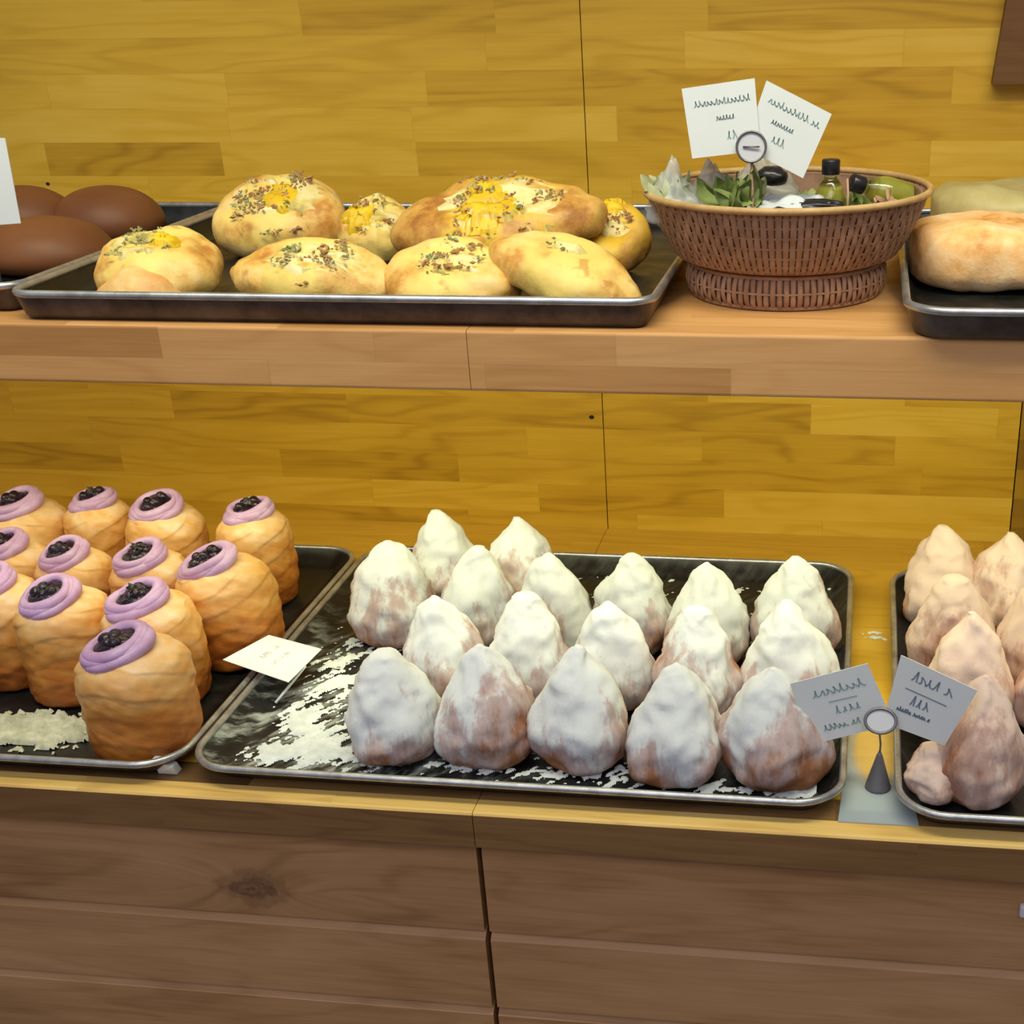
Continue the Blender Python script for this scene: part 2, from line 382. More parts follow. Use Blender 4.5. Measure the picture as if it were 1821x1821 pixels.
# small hole knots on the wall
for (x, y, r) in ((85, 327, .0022), (1052, 742, .0028)):
    p = P(x, y, Y=-.0002); V, F = lathe_vf([(r, 0), (r*.5, .0003)], 12)
    o = mesh_obj('trim_2', [(p.x+a, p.y-c, p.z+b*.8) for a, b, c in V], F, M['groove']); o['kind'] = 'structure'

# ------------------------------------------------------------------ upper shelf
SZ = 1.128; SF = -.4265
sh = thing('wall_shelf', 'thick wooden upper shelf carrying the savoury breads and the wicker bowl', 'shelf', (0, 0, 0))
def rounded(y0, y1, z0, z1, r):
    pr = []
    for (cy, cz, a0) in ((y0+r, z0+r, PI), (y1, z0, None), (y1, z1, None), (y0+r, z1-r, PI/2)):
        if a0 is None: pr.append((cy, cz)); continue
        for k in range(5):
            a = a0+PI/2*k/4; pr.append((cy+r*math.cos(a), cz+r*math.sin(a)))
    return pr
extrude_x('shelf_board', rounded(SF, -.0005, SZ-.045, SZ, .0025), -1.45, -.2805, M['shelf'], sh)
extrude_x('shelf_board', rounded(SF, -.0005, SZ-.045, SZ, .0025), -.2800, .5, M['shelf'], sh)
# ------------------------------------------------------------------ counter
CZ = .80; CF = -.553
ct = thing('display_counter', 'brown wooden display counter under the sweet pastries, with plank front', 'counter')
JX = P(848, 1428, z=CZ).x
CH = .0105
NY = CF+.046
JB = P(1082, 940, z=CZ).x
for xa, xb in ((-1.45, JX-.0003), (JX+.0003, .5)):
    box('countertop', (xa, xb, NY+.0002, -.0005, CZ-.030, CZ), M['pine_top'], ct)
    box('shaded_strip', (xa, xb, CF+.0185, NY, CZ-.030, CZ), M['counter'], ct)  # dark tone holds the shade the trays cast on this plank
    extrude_x('highlight_edge', [(CF+.003, CZ-.030), (CF+.0183, CZ-.030), (CF+.0183, CZ), (CF+.0030, CZ), (CF+.0012, CZ-.0006), (CF+.0003, CZ-.0022), (CF+.003, CZ-.0024)], xa, xb, M['highlight'], ct)  # bright strip painted for the light caught along the front edge
for xa, xb in ((-1.45, JX-.0003), (JX+.0003, .5)):
    fa = box('edge_band', (xa, xb, CF, CF+.0029, CZ-.0305, CZ-.0024), M['band'], ct)
BY = -.540
def board(x0, x1, z0, z1, mat, dy=0.):
    y = BY+dy
    pr = [(y, z0), (y+.018, z0), (y+.018, z1), (y+.0085, z1), (y+.0018, z1-.0070), (y, z1-.0088)]
    return extrude_x('front_board', pr, x0, x1, mat, ct)
GX = -.2717
zt = .7665; zs = [.6795, .6020, .5240, .446]
top = zt
for i, z in enumerate(zs):
    board(-1.45, GX-.0022, z+.0006, top, M['board_a' if i == 0 else 'board_b'], -.0005*(i % 2))
    board(GX+.0020, .5, z+.0002, top-.0004, M['board_b'], 0.)
    top = z
box('backing', (-1.45, .5, BY+.019, BY+.03, .1, .7685), M['groove'], ct)
box('plinth', (-1.45, .5, BY+.004, BY+.0185, .05, .445), M['board_b'], ct)
# white plate on the right of the plank front
p = P(1812, 1614, Y=BY)
o = box('switch_plate', (p.x, p.x+.05, BY-.006, BY, p.z-.0055, p.z+.0055), M['white_plastic'], None, .002)
tag(o, 'small white plate fixed to the plank front at the far right', 'plate')

# ------------------------------------------------------------------ trays
def rrect(x0, x1, y0, y1, r, n=8):
    pts = []
    for (cx, cy, a0) in ((x1-r, y1-r, 0), (x0+r, y1-r, PI/2), (x0+r, y0+r, PI), (x1-r, y0+r, 1.5*PI)):
        for k in range(n+1):
            a = a0+PI/2*k/n; pts.append((cx+r*math.cos(a), cy+r*math.sin(a)))
    return pts
def tray(label, x0, x1, y0, y1, z, h=.019, r=.035, group='baking trays', rot=0., taper=.012, im='tray'):
    cx, cy = (x0+x1)/2, (y0+y1)/2
    t = thing('baking_tray', label, 'tray', (cx, cy, z), (0, 0, rot), group)
    hx, hy = (x1-x0)/2, (y1-y0)/2
    def ring(ins, zz): return [(x, y, zz) for x, y in rrect(-hx+ins, hx-ins, -hy+ins, hy-ins, max(r-ins, .004))]
    def loft(rings, capf=None, capl=None):
        V = []; F = []
        for q in rings: V += q
        n = len(rings[0])
        for i in range(len(rings)-1):
            for k in range(n): F.append((i*n+k, i*n+(k+1) % n, (i+1)*n+(k+1) % n, (i+1)*n+k))
        if capf: F.append(tuple(range(n))[::-1])
        if capl: F.append(tuple(range(n*(len(rings)-1), n*len(rings))))
        return V, F
    V, F = loft([ring(.0045, h-.001), ring(.005+taper*.5, h*.55), ring(.007+taper, .0065), ring(.009+taper, .004), ring(.014+taper, .003)], capl=True)
    mesh_obj('inside', V, F, M[im], t)
    V, F = loft([ring(.010+taper, 0), ring(.006+taper, .0008), ring(.0035+taper, .004), ring(.0025, h-.003)], capf=True)
    mesh_obj('outside', V, F, M['side'], t)
    pts = [Vector((x, y, h-.0015)) for x, y in rrect(-hx+.0032, hx-.0032, -hy+.0032, hy-.0032, r)]
    V, F = tube_vf(pts, .0030, 8, closed=True); mesh_obj('rim', V, F, M['rim'], t)
    return t
t_mid = tray('black baking tray holding the white floured doughnuts in the middle of the counter', -.502, .004, -.543, -.112, CZ, im='tray_dusty')
t_cru = tray('black baking tray holding the purple cream pastries, at the left of the counter', -1.0, -.5035, -.545, -.118, CZ)
t_pea = tray('black baking tray holding the peach doughnuts, at the right of the counter', .038, .5, -.549, -.118, CZ)
t_up = tray('dark baking tray of golden filled breads on the upper shelf', -.636, -.143, -.424, -.012, SZ, .022, .018, taper=.004)
t_bun = tray('dark baking tray under the smooth brown buns at the far left of the upper shelf', -1.12, -.6385, -.40, -.012, SZ, .022, .018, taper=.004)
t_loaf = tray('silver rimmed baking tray under the big pale loaves on the upper shelf', .028, .46, -.441, -.03, SZ, .022, .03, taper=.004)

TZ = CZ+.0032; UZ = SZ+.0032

# ------------------------------------------------------------------ floured doughnuts
def dough_mesh(seed, sharp=1., R=.0385, H=.094):
    rs = random.Random(seed)
    pts = [(.55*R, 0), (.80*R, .03*H), (.95*R, .12*H), (1.0*R, .27*H), (.955*R, .43*H), (.82*R, .60*H), (.62*R, .75*H), ((.41-.03*sharp)*R, .87*H), ((.235-.06*sharp)*R, .955*H), (.07*R, .997*H)]
    prof = smooth_prof(pts, 40); ph = rs.random()*6.28; ax = rs.uniform(-.006, .006); ay = rs.uniform(-.004, .006); nf = rs.choice((3, 4, 4, 5))
    def fn(th, t, r, z):
        k = z/H
        rr = r*(1+.050*math.cos(nf*th+ph+k*1.2)*(1-k*.5)+.02*math.cos(2*th+ph*2))
        x, y = rr*math.cos(th), rr*math.sin(th)
        d = nz((x, y, z), 34, seed)*.0060+nz((x, y, z), 95, seed+3)*.0030+nz((x, y, z), 240, seed+5)*.0010
        if z < .002: d *= .3
        x += d*math.cos(th)+ax*k*k; y += d*math.sin(th)+ay*k*k
        return (x, y, z+(nz((x, y, z), 60, seed+9)*.002*k if z > .002 else 0))
    V, F = lathe_vf(prof, 56, fn)
    me = bpy.data.meshes.new('floured_doughnut'); me.from_pydata(V, [], F); me.update()
    me.polygons.foreach_set('use_smooth', [True]*len(me.polygons)); return me
protos = [dough_mesh(s, sh) for s, sh in ((1, .2), (2, 1.), (3, .0), (4, .7), (5, 1.), (6, .4))]
for me in protos: me.materials.append(M['sugar'])
peach_protos = []
for me in protos[:4]:
    m2 = me.copy(); m2.materials.clear(); m2.materials.append(M['peach']); m2.name = 'peach_doughnut'; peach_protos.append(m2)
def doughnut(me, x, y, z, s, hs, rz, label, group, tilt=(0, 0), name='floured_doughnut'):
    o = bpy.data.objects.new(name, me); C.objects.link(o)
    o.location = (x, y, z); o.scale = (s, s, hs); o.rotation_euler = (tilt[0], tilt[1], rz)
    tag(o, label, 'doughnut', group); return o
def relax(L_, xlo, xhi, lim=.0035):
    """neighbours that would cut into each other are eased apart by a few millimetres"""
    P0 = [(c[0], c[1]) for c in L_]
    for _ in range(60):
        for i in range(len(L_)):
            for j in range(i):
                a, b = L_[i], L_[j]; dx, dy = a[0]-b[0], a[1]-b[1]; d = math.hypot(dx, dy); ov = (a[2]+b[2])*.97-d
                if ov > 0:
                    for q, sg in ((a, 1), (b, -1)): q[0] += sg*dx/d*ov*.25; q[1] += sg*dy/d*ov*.25
        for c, (x0, y0) in zip(L_, P0):
            c[0] = min(max(c[0], x0-lim), x0+lim); c[1] = min(max(c[1], y0-lim), y0+lim)
            c[0] = min(max(c[0], xlo+c[2]), xhi-c[2])
def apex(px, py, H, base=TZ): return P(px, py, z=base+H)
G1 = 'floured doughnuts on the middle tray'
L = 'white floured doughnut '
# (apex px, apex py, height m, width px, proto, label)
dn = [
 (690, 1157, .0890, 176, 2, L+'at the left end of the front row, orange-brown patch'),
 (850, 1151, .0945, 176, 0, L+'second from the left in the front row'),
 (1022, 1151, .0975, 172, 3, L+'in the middle of the front row of five'),
 (1202, 1183, .0915, 178, 5, L+'second from the right in the front row, purplish patches'),
 (1375, 1180, .0945, 192, 0, L+'at the right end of the front row'),
 (790, 1058, .0930, 152, 0, L+'at the left end of the second row, brown patch below'),
 (925, 1055, .0930, 150, 2, L+'second from the left in the second row'),
 (1087, 1068, .0930, 150, 4, L+'in the middle of the second row of five'),
 (1238, 1080, .0930, 156, 2, L+'second from the right in the second row'),
 (1418, 1078, .0950, 166, 1, L+'at the right end of the second row'),
 (684, 965, .0940, 152, 4, L+'at the left end of the third row'),
 (840, 973, .0930, 142, 1, L+'second from the left in the third row, bright pointed tip'),
 (988, 983, .0930, 142, 4, L+'third from the left in the third row'),
 (1119, 983, .0910, 143, 1, L+'fourth from the left in the third row'),
 (1258, 1004, .0910, 146, 0, L+'fifth from the left in the third row'),
 (1414, 993, .0940, 152, 5, L+'in the back right tray corner'),
 (786, 909, .0960, 128, 1, L+'rearmost left of the two in the back row'),
 (925, 919, .0950, 134, 3, L+'rearmost right of the two in the back row'),
]
def spots(L_, xlo, xhi):
    out = []
    for (ax_, ay_, H, wp, pr, lab) in L_:
        a = apex(ax_, ay_, H); out.append([a.x, a.y, wp/2*depth((a.x, a.y, TZ+.03))/FPX])
    relax(out, xlo, xhi); return out
for (x, y, R), (ax_, ay_, H, wp, pr, lab) in zip(spots(dn, -.485, -.008), dn):
    doughnut(protos[pr], x, y, TZ, R/.0385*.985, H/.094, random.uniform(0, 6.28), lab, G1)
G2 = 'peach doughnuts on the right tray'
L = 'peach pink floured doughnut '
pn = [
 (1672, 940, .093, 146, 1, L+'at the back left corner of the right tray, pointed tip'),
 (1697, 1024, .092, 160, 2, L+'second from the back in the left column of the right tray'),
 (1742, 1088, .098, 156, 3, L+'behind the frontmost one, above the right price card'),
 (1752, 1205, .098, 160, 0, L+'standing frontmost on the right tray, bare brown streak'),
 (1797, 945, .093, 146, 3, L+'at the back of the right tray, cut by the photo edge'),
 (1850, 1035, .093, 150, 0, L+'half out of the frame behind the tall pair, second row'),
 (1893, 1110, .093, 160, 1, L+'mostly out of frame at the right edge, third row'),
]
for (x, y, R), (ax_, ay_, H, wp, pr, lab) in zip(spots(pn, .05, .4), pn):
    doughnut(peach_protos[pr], x, y, TZ, R/.0385*.985, H/.094, random.uniform(0, 6.28), lab, G2, name='peach_doughnut')
a = P(1656, 1322, z=TZ+.045)
doughnut(peach_protos[0], a.x+.007, a.y+.006, TZ, .60, .46, 2., 'small peach floured doughnut half hidden behind the right price card', G2, name='peach_doughnut')

# ------------------------------------------------------------------ cream pastries
def cruffin_body(seed, R=.041, H=.092):
    pts = [(.66*R, 0), (.87*R, .02*H), (.94*R, .12*H), (.98*R, .32*H), (1.0*R, .55*H), (.99*R, .72*H), (.91*R, .85*H), (.76*R, .93*H), (.55*R, .98*H), (.28*R, 1.0*H)]
    prof = smooth_prof(pts, 90)
    rs = random.Random(seed); pitch = rs.uniform(.018, .024); lean = rs.uniform(-.5, .5); ph = rs.random()*6.28
    def fn(th, t, r, z):
        s = z/pitch+th/(2*PI)+1.0*math.sin(th*1.0+ph)+.25*nz((math.cos(th), math.sin(th), z*20), 1.3, seed)
        fr = s-math.floor(s)
        saw = (1-fr)**1.5 if fr > .08 else fr/.08
        e = min(1, t*8)
        rr = r+.0011*(saw-.4)*e
        x, y = rr*math.cos(th), rr*math.sin(th)
        d = nz((x, y, z), 30, seed)*.0030*e+nz((x, y, z), 120, seed)*.0012*e
        return (x+d*math.cos(th), y+d*math.sin(th), z)
    return lathe_vf(prof, 96, fn)
def cream_vf(seed, r=.0225, z=.0895):
    rs = random.Random(seed); ph = rs.random()*6.28; pts = []; rad = []
    n = 100; turns = 3.1
    for i in range(n):
        k = i/(n-1); a = ph+k*turns*2*PI
        rr = r*(1.06-.26*k)*(1+.05*math.sin(2*a+seed)+.03*math.sin(3.3*a+seed)); pts.append((rr*math.cos(a), rr*math.sin(a), z+.0010+k*.0078+.0014*math.sin(a+seed)))
        rad.append(.0046*(1+.16*math.sin(a*1.7+seed*2))*(min(1, k*10+.25))*(min(1, (1-k)*10+.15)))
    V, F = tube_vf(pts, rad, 12)
    V2, F2 = lathe_vf([(r*.95, z-.003), (r*.9, z+.004), (r*.3, z+.006)], 24)
    b = len(V); return V+V2, F+[tuple(q+b for q in f) for f in F2]
def jam_vf(seed, r=.0155, z=.096):
    V = []; F = []; rs = random.Random(seed+50)
    V, F = lathe_vf([(r*1.05, z-.001), (r*.98, z+.0022), (r*.7, z+.0042), (r*.3, z+.005)], 28, lambda th, t, rr, zz: (rr*(1+.12*nz((math.cos(th), math.sin(th), t), 2, seed))*math.cos(th), rr*(1+.12*nz((math.cos(th), math.sin(th), t), 2, seed))*math.sin(th), zz+.002*nz((math.cos(th)*2, math.sin(th)*2, t), 2, seed)))
    for k in range(7):
        a = rs.random()*6.28; q = rs.random()**.6*r*.7; s = rs.uniform(.0035, .0062)
        c = Vector((q*math.cos(a), q*math.sin(a), z+.004))
        V, F = lathe_vf([(s*math.sin(PI*(j+.4)/7.), -s*math.cos(PI*(j+.4)/7.)) for j in range(7)], 12, lambda th, t, rr, zz: tuple(c+Vector((rr*math.cos(th), rr*math.sin(th), zz*.85))), V, F)
    return V, F
def petal_vf(seed, z=.104):
    rs = random.Random(seed+80); V = []; F = []
    for k in range(5):
        a = rs.random()*6.28; l = rs.uniform(.006, .011); c = Vector((rs.uniform(-.006, .006), rs.uniform(-.005, .006), z-.0025))
        d = Vector((math.cos(a), math.sin(a), rs.uniform(.2, 1.1))).normalized(); s = d.orthogonal().normalized()
        for j in range(5):
            u = j/4; wv = .0016*math.sin(PI*min(1, u*.9+.1))+.0003
            p = c+d*l*u+Vector((0, 0, .001*math.sin(u*5)))
            V += [tuple(p-s*wv), tuple(p+s*wv), tuple(p+s*wv+Vector((0, 0, .0004))), tuple(p-s*wv+Vector((0, 0, .0004)))]
        b = len(V)-20
        for j in range(4):
            for q in range(4): F.append((b+j*4+q, b+j*4+(q+1) % 4, b+j*4+4+(q+1) % 4, b+j*4+4+q))
        F.append((b, b+1, b+2, b+3)); F.append((b+16, b+17, b+18, b+19))
    return V, F
def make_cruffin(seed, petals, ty=-.25, tx=.2, ox=-.005, oy=-.005):
    t = thing('cream_pastry', 'x', 'pastry')
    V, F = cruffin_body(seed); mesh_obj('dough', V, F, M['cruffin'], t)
    tl = Matrix.Translation((ox, oy, .0895)) @ Matrix.Rotation(ty, 4, 'Y') @ Matrix.Rotation(tx, 4, 'X') @ Matrix.Translation((0, 0, -.09))
    tw = lambda V: [tuple(tl @ Vector(v)) for v in V]
    V, F = cream_vf(seed); mesh_obj('cream_ring', tw(V), F, M['cream'], t)
    V, F = jam_vf(seed); mesh_obj('jam_filling', tw(V), F, M['jam'], t)
    if petals: V, F = petal_vf(seed); mesh_obj('petal_topping', tw(V), F, M['petal'], t, smooth=False)
    return t
cproto = [make_cruffin(11, False), make_cruffin(12, True, -.18, .12), make_cruffin(13, True, -.05, .05, 0, 0), make_cruffin(14, False, -.12, .3, -.006, -.004)]
used = [False]*4
L = 'flaky pastry with lavender cream, '
# top px, py ; height scale ; width px ; proto ; tilt (about view axis) ; label
cr = [
 (222, 1118, 1.0, 204, 0, .02, L+'frontmost of the group'),
 (247, 1043, 1.0, 178, 1, .0, L+'directly behind the frontmost one'),
 (95, 1030, 1.0, 172, 0, .0, L+'left of the frontmost one, whole and fully visible'),
 (394, 980, 1.0, 178, 3, -.10, L+'at the right of the group, directly behind the lying card'),
 (262, 968, .98, 150, 1, .0, L+'third back in the middle column, pale dough'),
 (112, 962, .98, 140, 0, .04, L+'third row, second from the left'),
 (441, 890, 1.0, 136, 2, .0, L+'rearmost at the right, bare tray beside it'),
 (270, 878, 1.0, 144, 3, .10, L+'back row, second from the right, pale dough'),
 (166, 874, 1.0, 126, 2, .0, L+'back row, third from the right, grey-green petals on top'),
 (32, 873, 1.0, 150, 0, .10, L+'back row, leftmost visible'),
 (5, 948, .98, 140, 0, .08, L+'cut by the left photo edge, second from back'),
 (-12, 1015, 1.0, 160, 1, .0, L+'cut by the left photo edge, nearer the front'),
]
cs_ = []
for (ax_, ay_, hs, wp, pr, tl, lab) in cr:
    a = P(ax_, ay_, z=TZ+.1035*hs); cs_.append([a.x, a.y, wp/2*depth((a.x, a.y, TZ+.05))/FPX])
relax(cs_, -.98, -.50)
for i, (ax_, ay_, hs, wp, pr, tl, lab) in enumerate(cr):
    o = cproto[pr] if not used[pr] else copy_tree(cproto[pr]); used[pr] = True
    s = cs_[i][2]/.0425
    o.location = (cs_[i][0], cs_[i][1], TZ); o.scale = (s, s, hs); o.rotation_euler = (0, tl, random.uniform(-.35, .35))
    tag(o, lab, 'pastry', 'cream pastries on the left tray')

# ------------------------------------------------------------------ flour on the trays
def flour_patch(name, x0, x1, y0, y1, z, fn, thr, hmax, mat, step=.0022):
    nx, ny = int((x1-x0)/step), int((y1-y0)/step); val = {}
    for i in range(nx+1):
        for j in range(ny+1):
            x, y = x0+i*step, y0+j*step; val[i, j] = fn(x, y)-thr
    idx = {}; V = []; F = []
    def vt(i, j):
        if (i, j) not in idx:
            idx[i, j] = len(V); h = max(0, min(1, val[i, j]*4)); x, y = x0+i*step, y0+j*step
            V.append((x, y, z+.0003+hmax*h*(.75+.5*nz((x, y, 0), 260))))
        return idx[i, j]
    for i in range(nx):
        for j in range(ny):
            if sum(val[i+a, j+b] > 0 for a in (0, 1) for b in (0, 1)) >= 2:
                F.append((vt(i, j), vt(i+1, j), vt(i+1, j+1), vt(i, j+1)))
    return mesh_obj(name, V, F, mat)
streaks = []
for (a, b, wd, st) in (((400, 1330), (520, 1240), .010, 1), ((520, 1240), (600, 1120), .007, .9), ((395, 1335), (585, 1345), .012, 1), ((510, 1250), (570, 1335), .016, 1), ((500, 1235), (615, 1210), .008, 1),
                       ((560, 1190), (620, 1170), .010, 1), ((575, 1150), (620, 1140), .010, 1), ((440, 1300), (505, 1200), .004, .8), ((585, 1345), (1500, 1420), .006, .7), ((1060, 1395), (1110, 1375), .01, .9), ((1440, 1400), (1490, 1370), .010, 1),
                       ((1390, 1410), (1480, 1400), .008, 1), ((940, 1375), (975, 1365), .008, .8), ((560, 1150), (620, 1060), .006, .8)):
    streaks.append((P(*a, z=TZ), P(*b, z=TZ), wd, st))
def flour_fn(x, y):
    v = 0
    p = Vector((x, y, TZ))
    for a, b, wd, st in streaks:
        ab = b-a; k = max(0, min(1, (p-a).dot(ab)/ab.length_squared)); d = (p-(a+ab*k)).length
        v = max(v, st*math.exp(-(d/wd)**2))
    w_ = x*.6+y*.8; q = -x*.8+y*.6
    k_ = min(1, max(0, (x+.476+.006*noise.noise(Vector((y*60, 0, 2)))+max(0, -.46-y)*.10))/.028); v *= .35+.65*k_
    e = k_*max(0, 1-max(0, (x+.395))/.03)*max(0, 1-max(0, (y+.33))/.08)
    return -.25*(1-k_)+v*.54+.20*min(1, e)+.55*noise.noise(Vector((q*95, w_*22, 3)))+.42*noise.noise(Vector((q*260, w_*60, 6)))+.30*noise.noise(Vector((x*170, y*170, 1)))+.30*noise.noise(Vector((x*420, y*420, 1)))
o = flour_patch('flour', -.478, -.018, -.520, -.135, TZ, flour_fn, .33, .0020, M['flour'], .0012)
tag(o, 'white flour spilled in streaks across the middle tray', 'flour', None, 'stuff')
cS = P(1556, 1130, z=CZ)
o = flour_patch('flour_specks', cS.x-.02, cS.x+.02, cS.y-.03, cS.y+.03, CZ, lambda x, y: .8*math.exp(-(((x-cS.x)/.014)**2+((y-cS.y)/.02)**2))+.7*noise.noise(Vector((x*190, y*190, 4))), .72, .0008, M['flour'], .0012)
tag(o, 'flour specks on the yellow counter between the middle and right trays', 'flour', None, 'stuff')
cA = P(60, 1300, z=TZ)
def crumb_fn(x, y):
    dx, dy = (x-cA.x)/.062, (y-cA.y)/.028
    return 1.0*math.exp(-(dx*dx+dy*dy)**1.5)+.5*noise.noise(Vector((x*130, y*130, 5)))+.3*noise.noise(Vector((x*300, y*300, 8)))
o = flour_patch('sugar_crumbs', cA.x-.08, cA.x+.075, cA.y-.04, cA.y+.045, TZ, crumb_fn, .45, .006, M['crumbs'], .0018)
tag(o, 'pale sugar crumbs scattered at the front of the left tray', 'crumbs', None, 'stuff')

# ------------------------------------------------------------------ cards with handwriting
def quad_card(parent, corners, thick, mat, name='card'):
    """corners tl,tr,br,bl in world; slab with thickness"""
    c = [Vector(p) for p in corners]; n = (c[1]-c[0]).cross(c[3]-c[0]).normalized()
    if n.dot(CP-c[0]) < 0: n = -n
    V = [tuple(p) for p in c]+[tuple(p-n*thick) for p in c]
    F = [(0, 1, 2, 3), (7, 6, 5, 4)]+[(i, 4+i, 4+(i+1) % 4, (i+1) % 4) for i in range(4)]
    o = mesh_obj(name, V, F, mat, parent, smooth=False); return o, n
def scribble(parent, corners, n, lines, mat, seed, lw=.0005):
    """lines: (u0,u1,v,height,kind) in card space"""
    c = [Vector(p) for p in corners]; rs = random.Random(seed)
    def pt(u, v): return (c[0]*(1-u)+c[1]*u)*(1-v)+(c[3]*(1-u)+c[2]*u)*v+n*.0003
    V = []; F = []
    def stroke(pts, w_):
        for a, b in zip(pts, pts[1:]):
            A, B = pt(*a), pt(*b); d = (B-A)
            if d.length < 1e-6: continue
            s = d.normalized().cross(n)*w_; e = d.normalized()*w_*.5; q = len(V)
            V.extend([tuple(A-s-e), tuple(B-s+e), tuple(B+s+e), tuple(A+s-e)]); F.append((q, q+1, q+2, q+3))
    for (u0, u1, v, h, kind) in lines:
        if kind == 'line': stroke([(u0, v), (u1, v+.01)], lw); continue
        u = u0; step = h*.62
        while u < u1-step*.5:
            if rs.random() < .12 and kind == 'word' and u > u0+step: u += step*.8; continue
            tall = h*rs.uniform(.55, 1.0); w_ = step*(.95 if kind == 'word' else .7); q = rs.uniform(.6, 1.4); fl = rs.uniform(-.5, .5)
            pts = [(u+w_*(e/9+.22*math.sin(e/9*2*PI*q)), v-tall*(.5-.5*math.cos(e/9*2*PI+fl))) for e in range(10)]
            stroke(pts, lw); u += step
    return mesh_obj('handwriting', V, F, mat, parent, smooth=False)
def ring_vf(c, r, n, t, ex=None, sq=1.):
    a = n.orthogonal().normalized(); a = Vector((1, 0, 0)); a = (a-n*a.dot(n)).normalized(); b = n.cross(a)
    return tube_vf([c+a*r*math.cos(k/28*2*PI)+b*r*sq*math.sin(k/28*2*PI) for k in range(28)], t, 8, closed=True)
def disc(name, c, r, n, mat, parent, sq=1., th=.001):
    a = Vector((1, 0, 0)); a = (a-n*a.dot(n)).normalized(); b = n.cross(a); V = []
    for s in (0, 1): V += [tuple(c+a*r*math.cos(k/28*2*PI)+b*r*sq*math.sin(k/28*2*PI)-n*th*s) for k in range(28)]
    F = [tuple(range(28)), tuple(range(28, 56))[::-1]]+[(k, 28+k, 28+(k+1) % 28, (k+1) % 28) for k in range(28)]
    return mesh_obj(name, V, F, mat, parent, smooth=False)

# holder on the counter between the trays
hy = P(1562, 1416, z=CZ+.001).y+.010; hb = P(1561, 1416, z=CZ+.001)
h1 = thing('price_card_holder', 'wire price card holder on a grey cone foot between middle and right trays', 'card holder')
bx, by = hb.x, hb.y+.012
V, F = lathe_vf([(.0098, 0), (.0095, .002), (.0062, .014), (.0022, .0285), (.0012, .031)], 24)
mesh_obj('cone_foot', [(x+bx, y+by, z+CZ+.0012) for x, y, z in V], F, M['cone'], h1)
rc = P(1566, 1282, Y=by); tp = P(1564, 1302, Y=by)
V, F = tube_vf([(bx, by, CZ+.029), (bx+.0003, by, (CZ+.029+tp.z)/2), tuple(tp)], .00075, 8); mesh_obj('stem', V, F, M['wire'], h1)
nn = (CP-rc).normalized(); rc0 = rc.copy(); rc = rc+nn*.008
V, F = ring_vf(rc, .0112, nn, .0012, sq=.80); mesh_obj('clip_ring', V, F, M['wire'], h1)
disc('clip_pad', rc-nn*.0004, .0108, nn, M['clip'], h1, .80)
for nm, cs, lab, lines, ink, sd in (
    ('l', ((1405, 1216), (1543, 1180), (1590, 1288), (1440, 1325)), 'left price card clipped in the counter holder, faded blue-green writing', [(.22, .86, .30, .13, 'word'), (.38, .72, .42, .0, 'line'), (.42, .72, .62, .13, 'num'), (.22, .80, .84, .09, 'word')], M['ink'], 3),
    ('r', ((1602, 1165), (1738, 1228), (1680, 1326), (1570, 1285)), 'right price card clipped in the counter holder, darker lettering with underline', [(.22, .86, .26, .15, 'word'), (.18, .76, .40, .0, 'line'), (.30, .60, .60, .15, 'num'), (.14, .66, .74, .06, 'word')], M['ink_blue'], 8)):
    n_ = Vector((-.2, 1, 0)) if nm == 'l' else Vector((.55, 1, 0)); p_ = Vector((rc0.x, by+.003, rc0.z))
    co = [CP+ray(x, y)*((p_-CP).dot(n_)/ray(x, y).dot(n_)) for (x, y) in cs]
    ob = thing('price_card', lab, 'price card', (0, 0, 0), group='price cards')
    cd, n = quad_card(ob, co, .0006, M['card']); scribble(ob, co, n, lines, ink, sd)
# frosted sheet below the holder
z0 = CZ+.0004
pts = [P(1512, 1300, z=z0), P(1600, 1300, z=z0), P(1634, 1470, z=z0), P(1490, 1462, z=z0)]
V = [tuple(p) for p in pts]+[(p.x, p.y, p.z+.0008) for p in pts]
o = mesh_obj('plastic_sheet', V, [(3, 2, 1, 0), (4, 5, 6, 7), (0, 1, 5, 4), (1, 2, 6, 5), (2, 3, 7, 6), (3, 0, 4, 7)], M['sleeve'], smooth=False)
tag(o, 'frosted translucent plastic sheet on the counter under the cone foot', 'plastic sheet')

# card lying across the tray rims
zc = CZ+.0235
cs = [P(396, 1173, z=zc+.012), P(478, 1129, z=zc+.012), P(572, 1154, z=zc), P(513, 1213, z=zc)]
ob = thing('price_card', 'blank-looking price card lying flat across the rims of the left and middle trays', 'price card', group='price cards')
cd, n = quad_card(ob, cs, .0006, M['card']); scribble(ob, cs, n, [(.35, .75, .40, .10, 'word'), (.30, .70, .62, .08, 'word')], plain('faint_ink', (.50, .54, .46), .8), 5, .0003)
V, F = tube_vf([(cs[3]+cs[2])*.5-n*.001, P(490, 1250, z=TZ+.002)], .0012, 8); mesh_obj('peg', V, F, M['card'], ob)
# scrap of white paper and a clip at the front between trays
p = P(303, 1350, z=CZ+.012)
V, F = box_vf(-.009, .006, -.004, .005, 0, .003); V = [(x+p.x-.001, y*.9+p.y-(z*1.5), CZ+(0.0005 if z == 0 else .0165-(x+.009)*.45)) for x, y, z in V]
o = mesh_obj('paper_scrap', V, F, M['card'], smooth=False); tag(o, 'small folded white paper scrap between the left and middle tray corners', 'paper scrap')

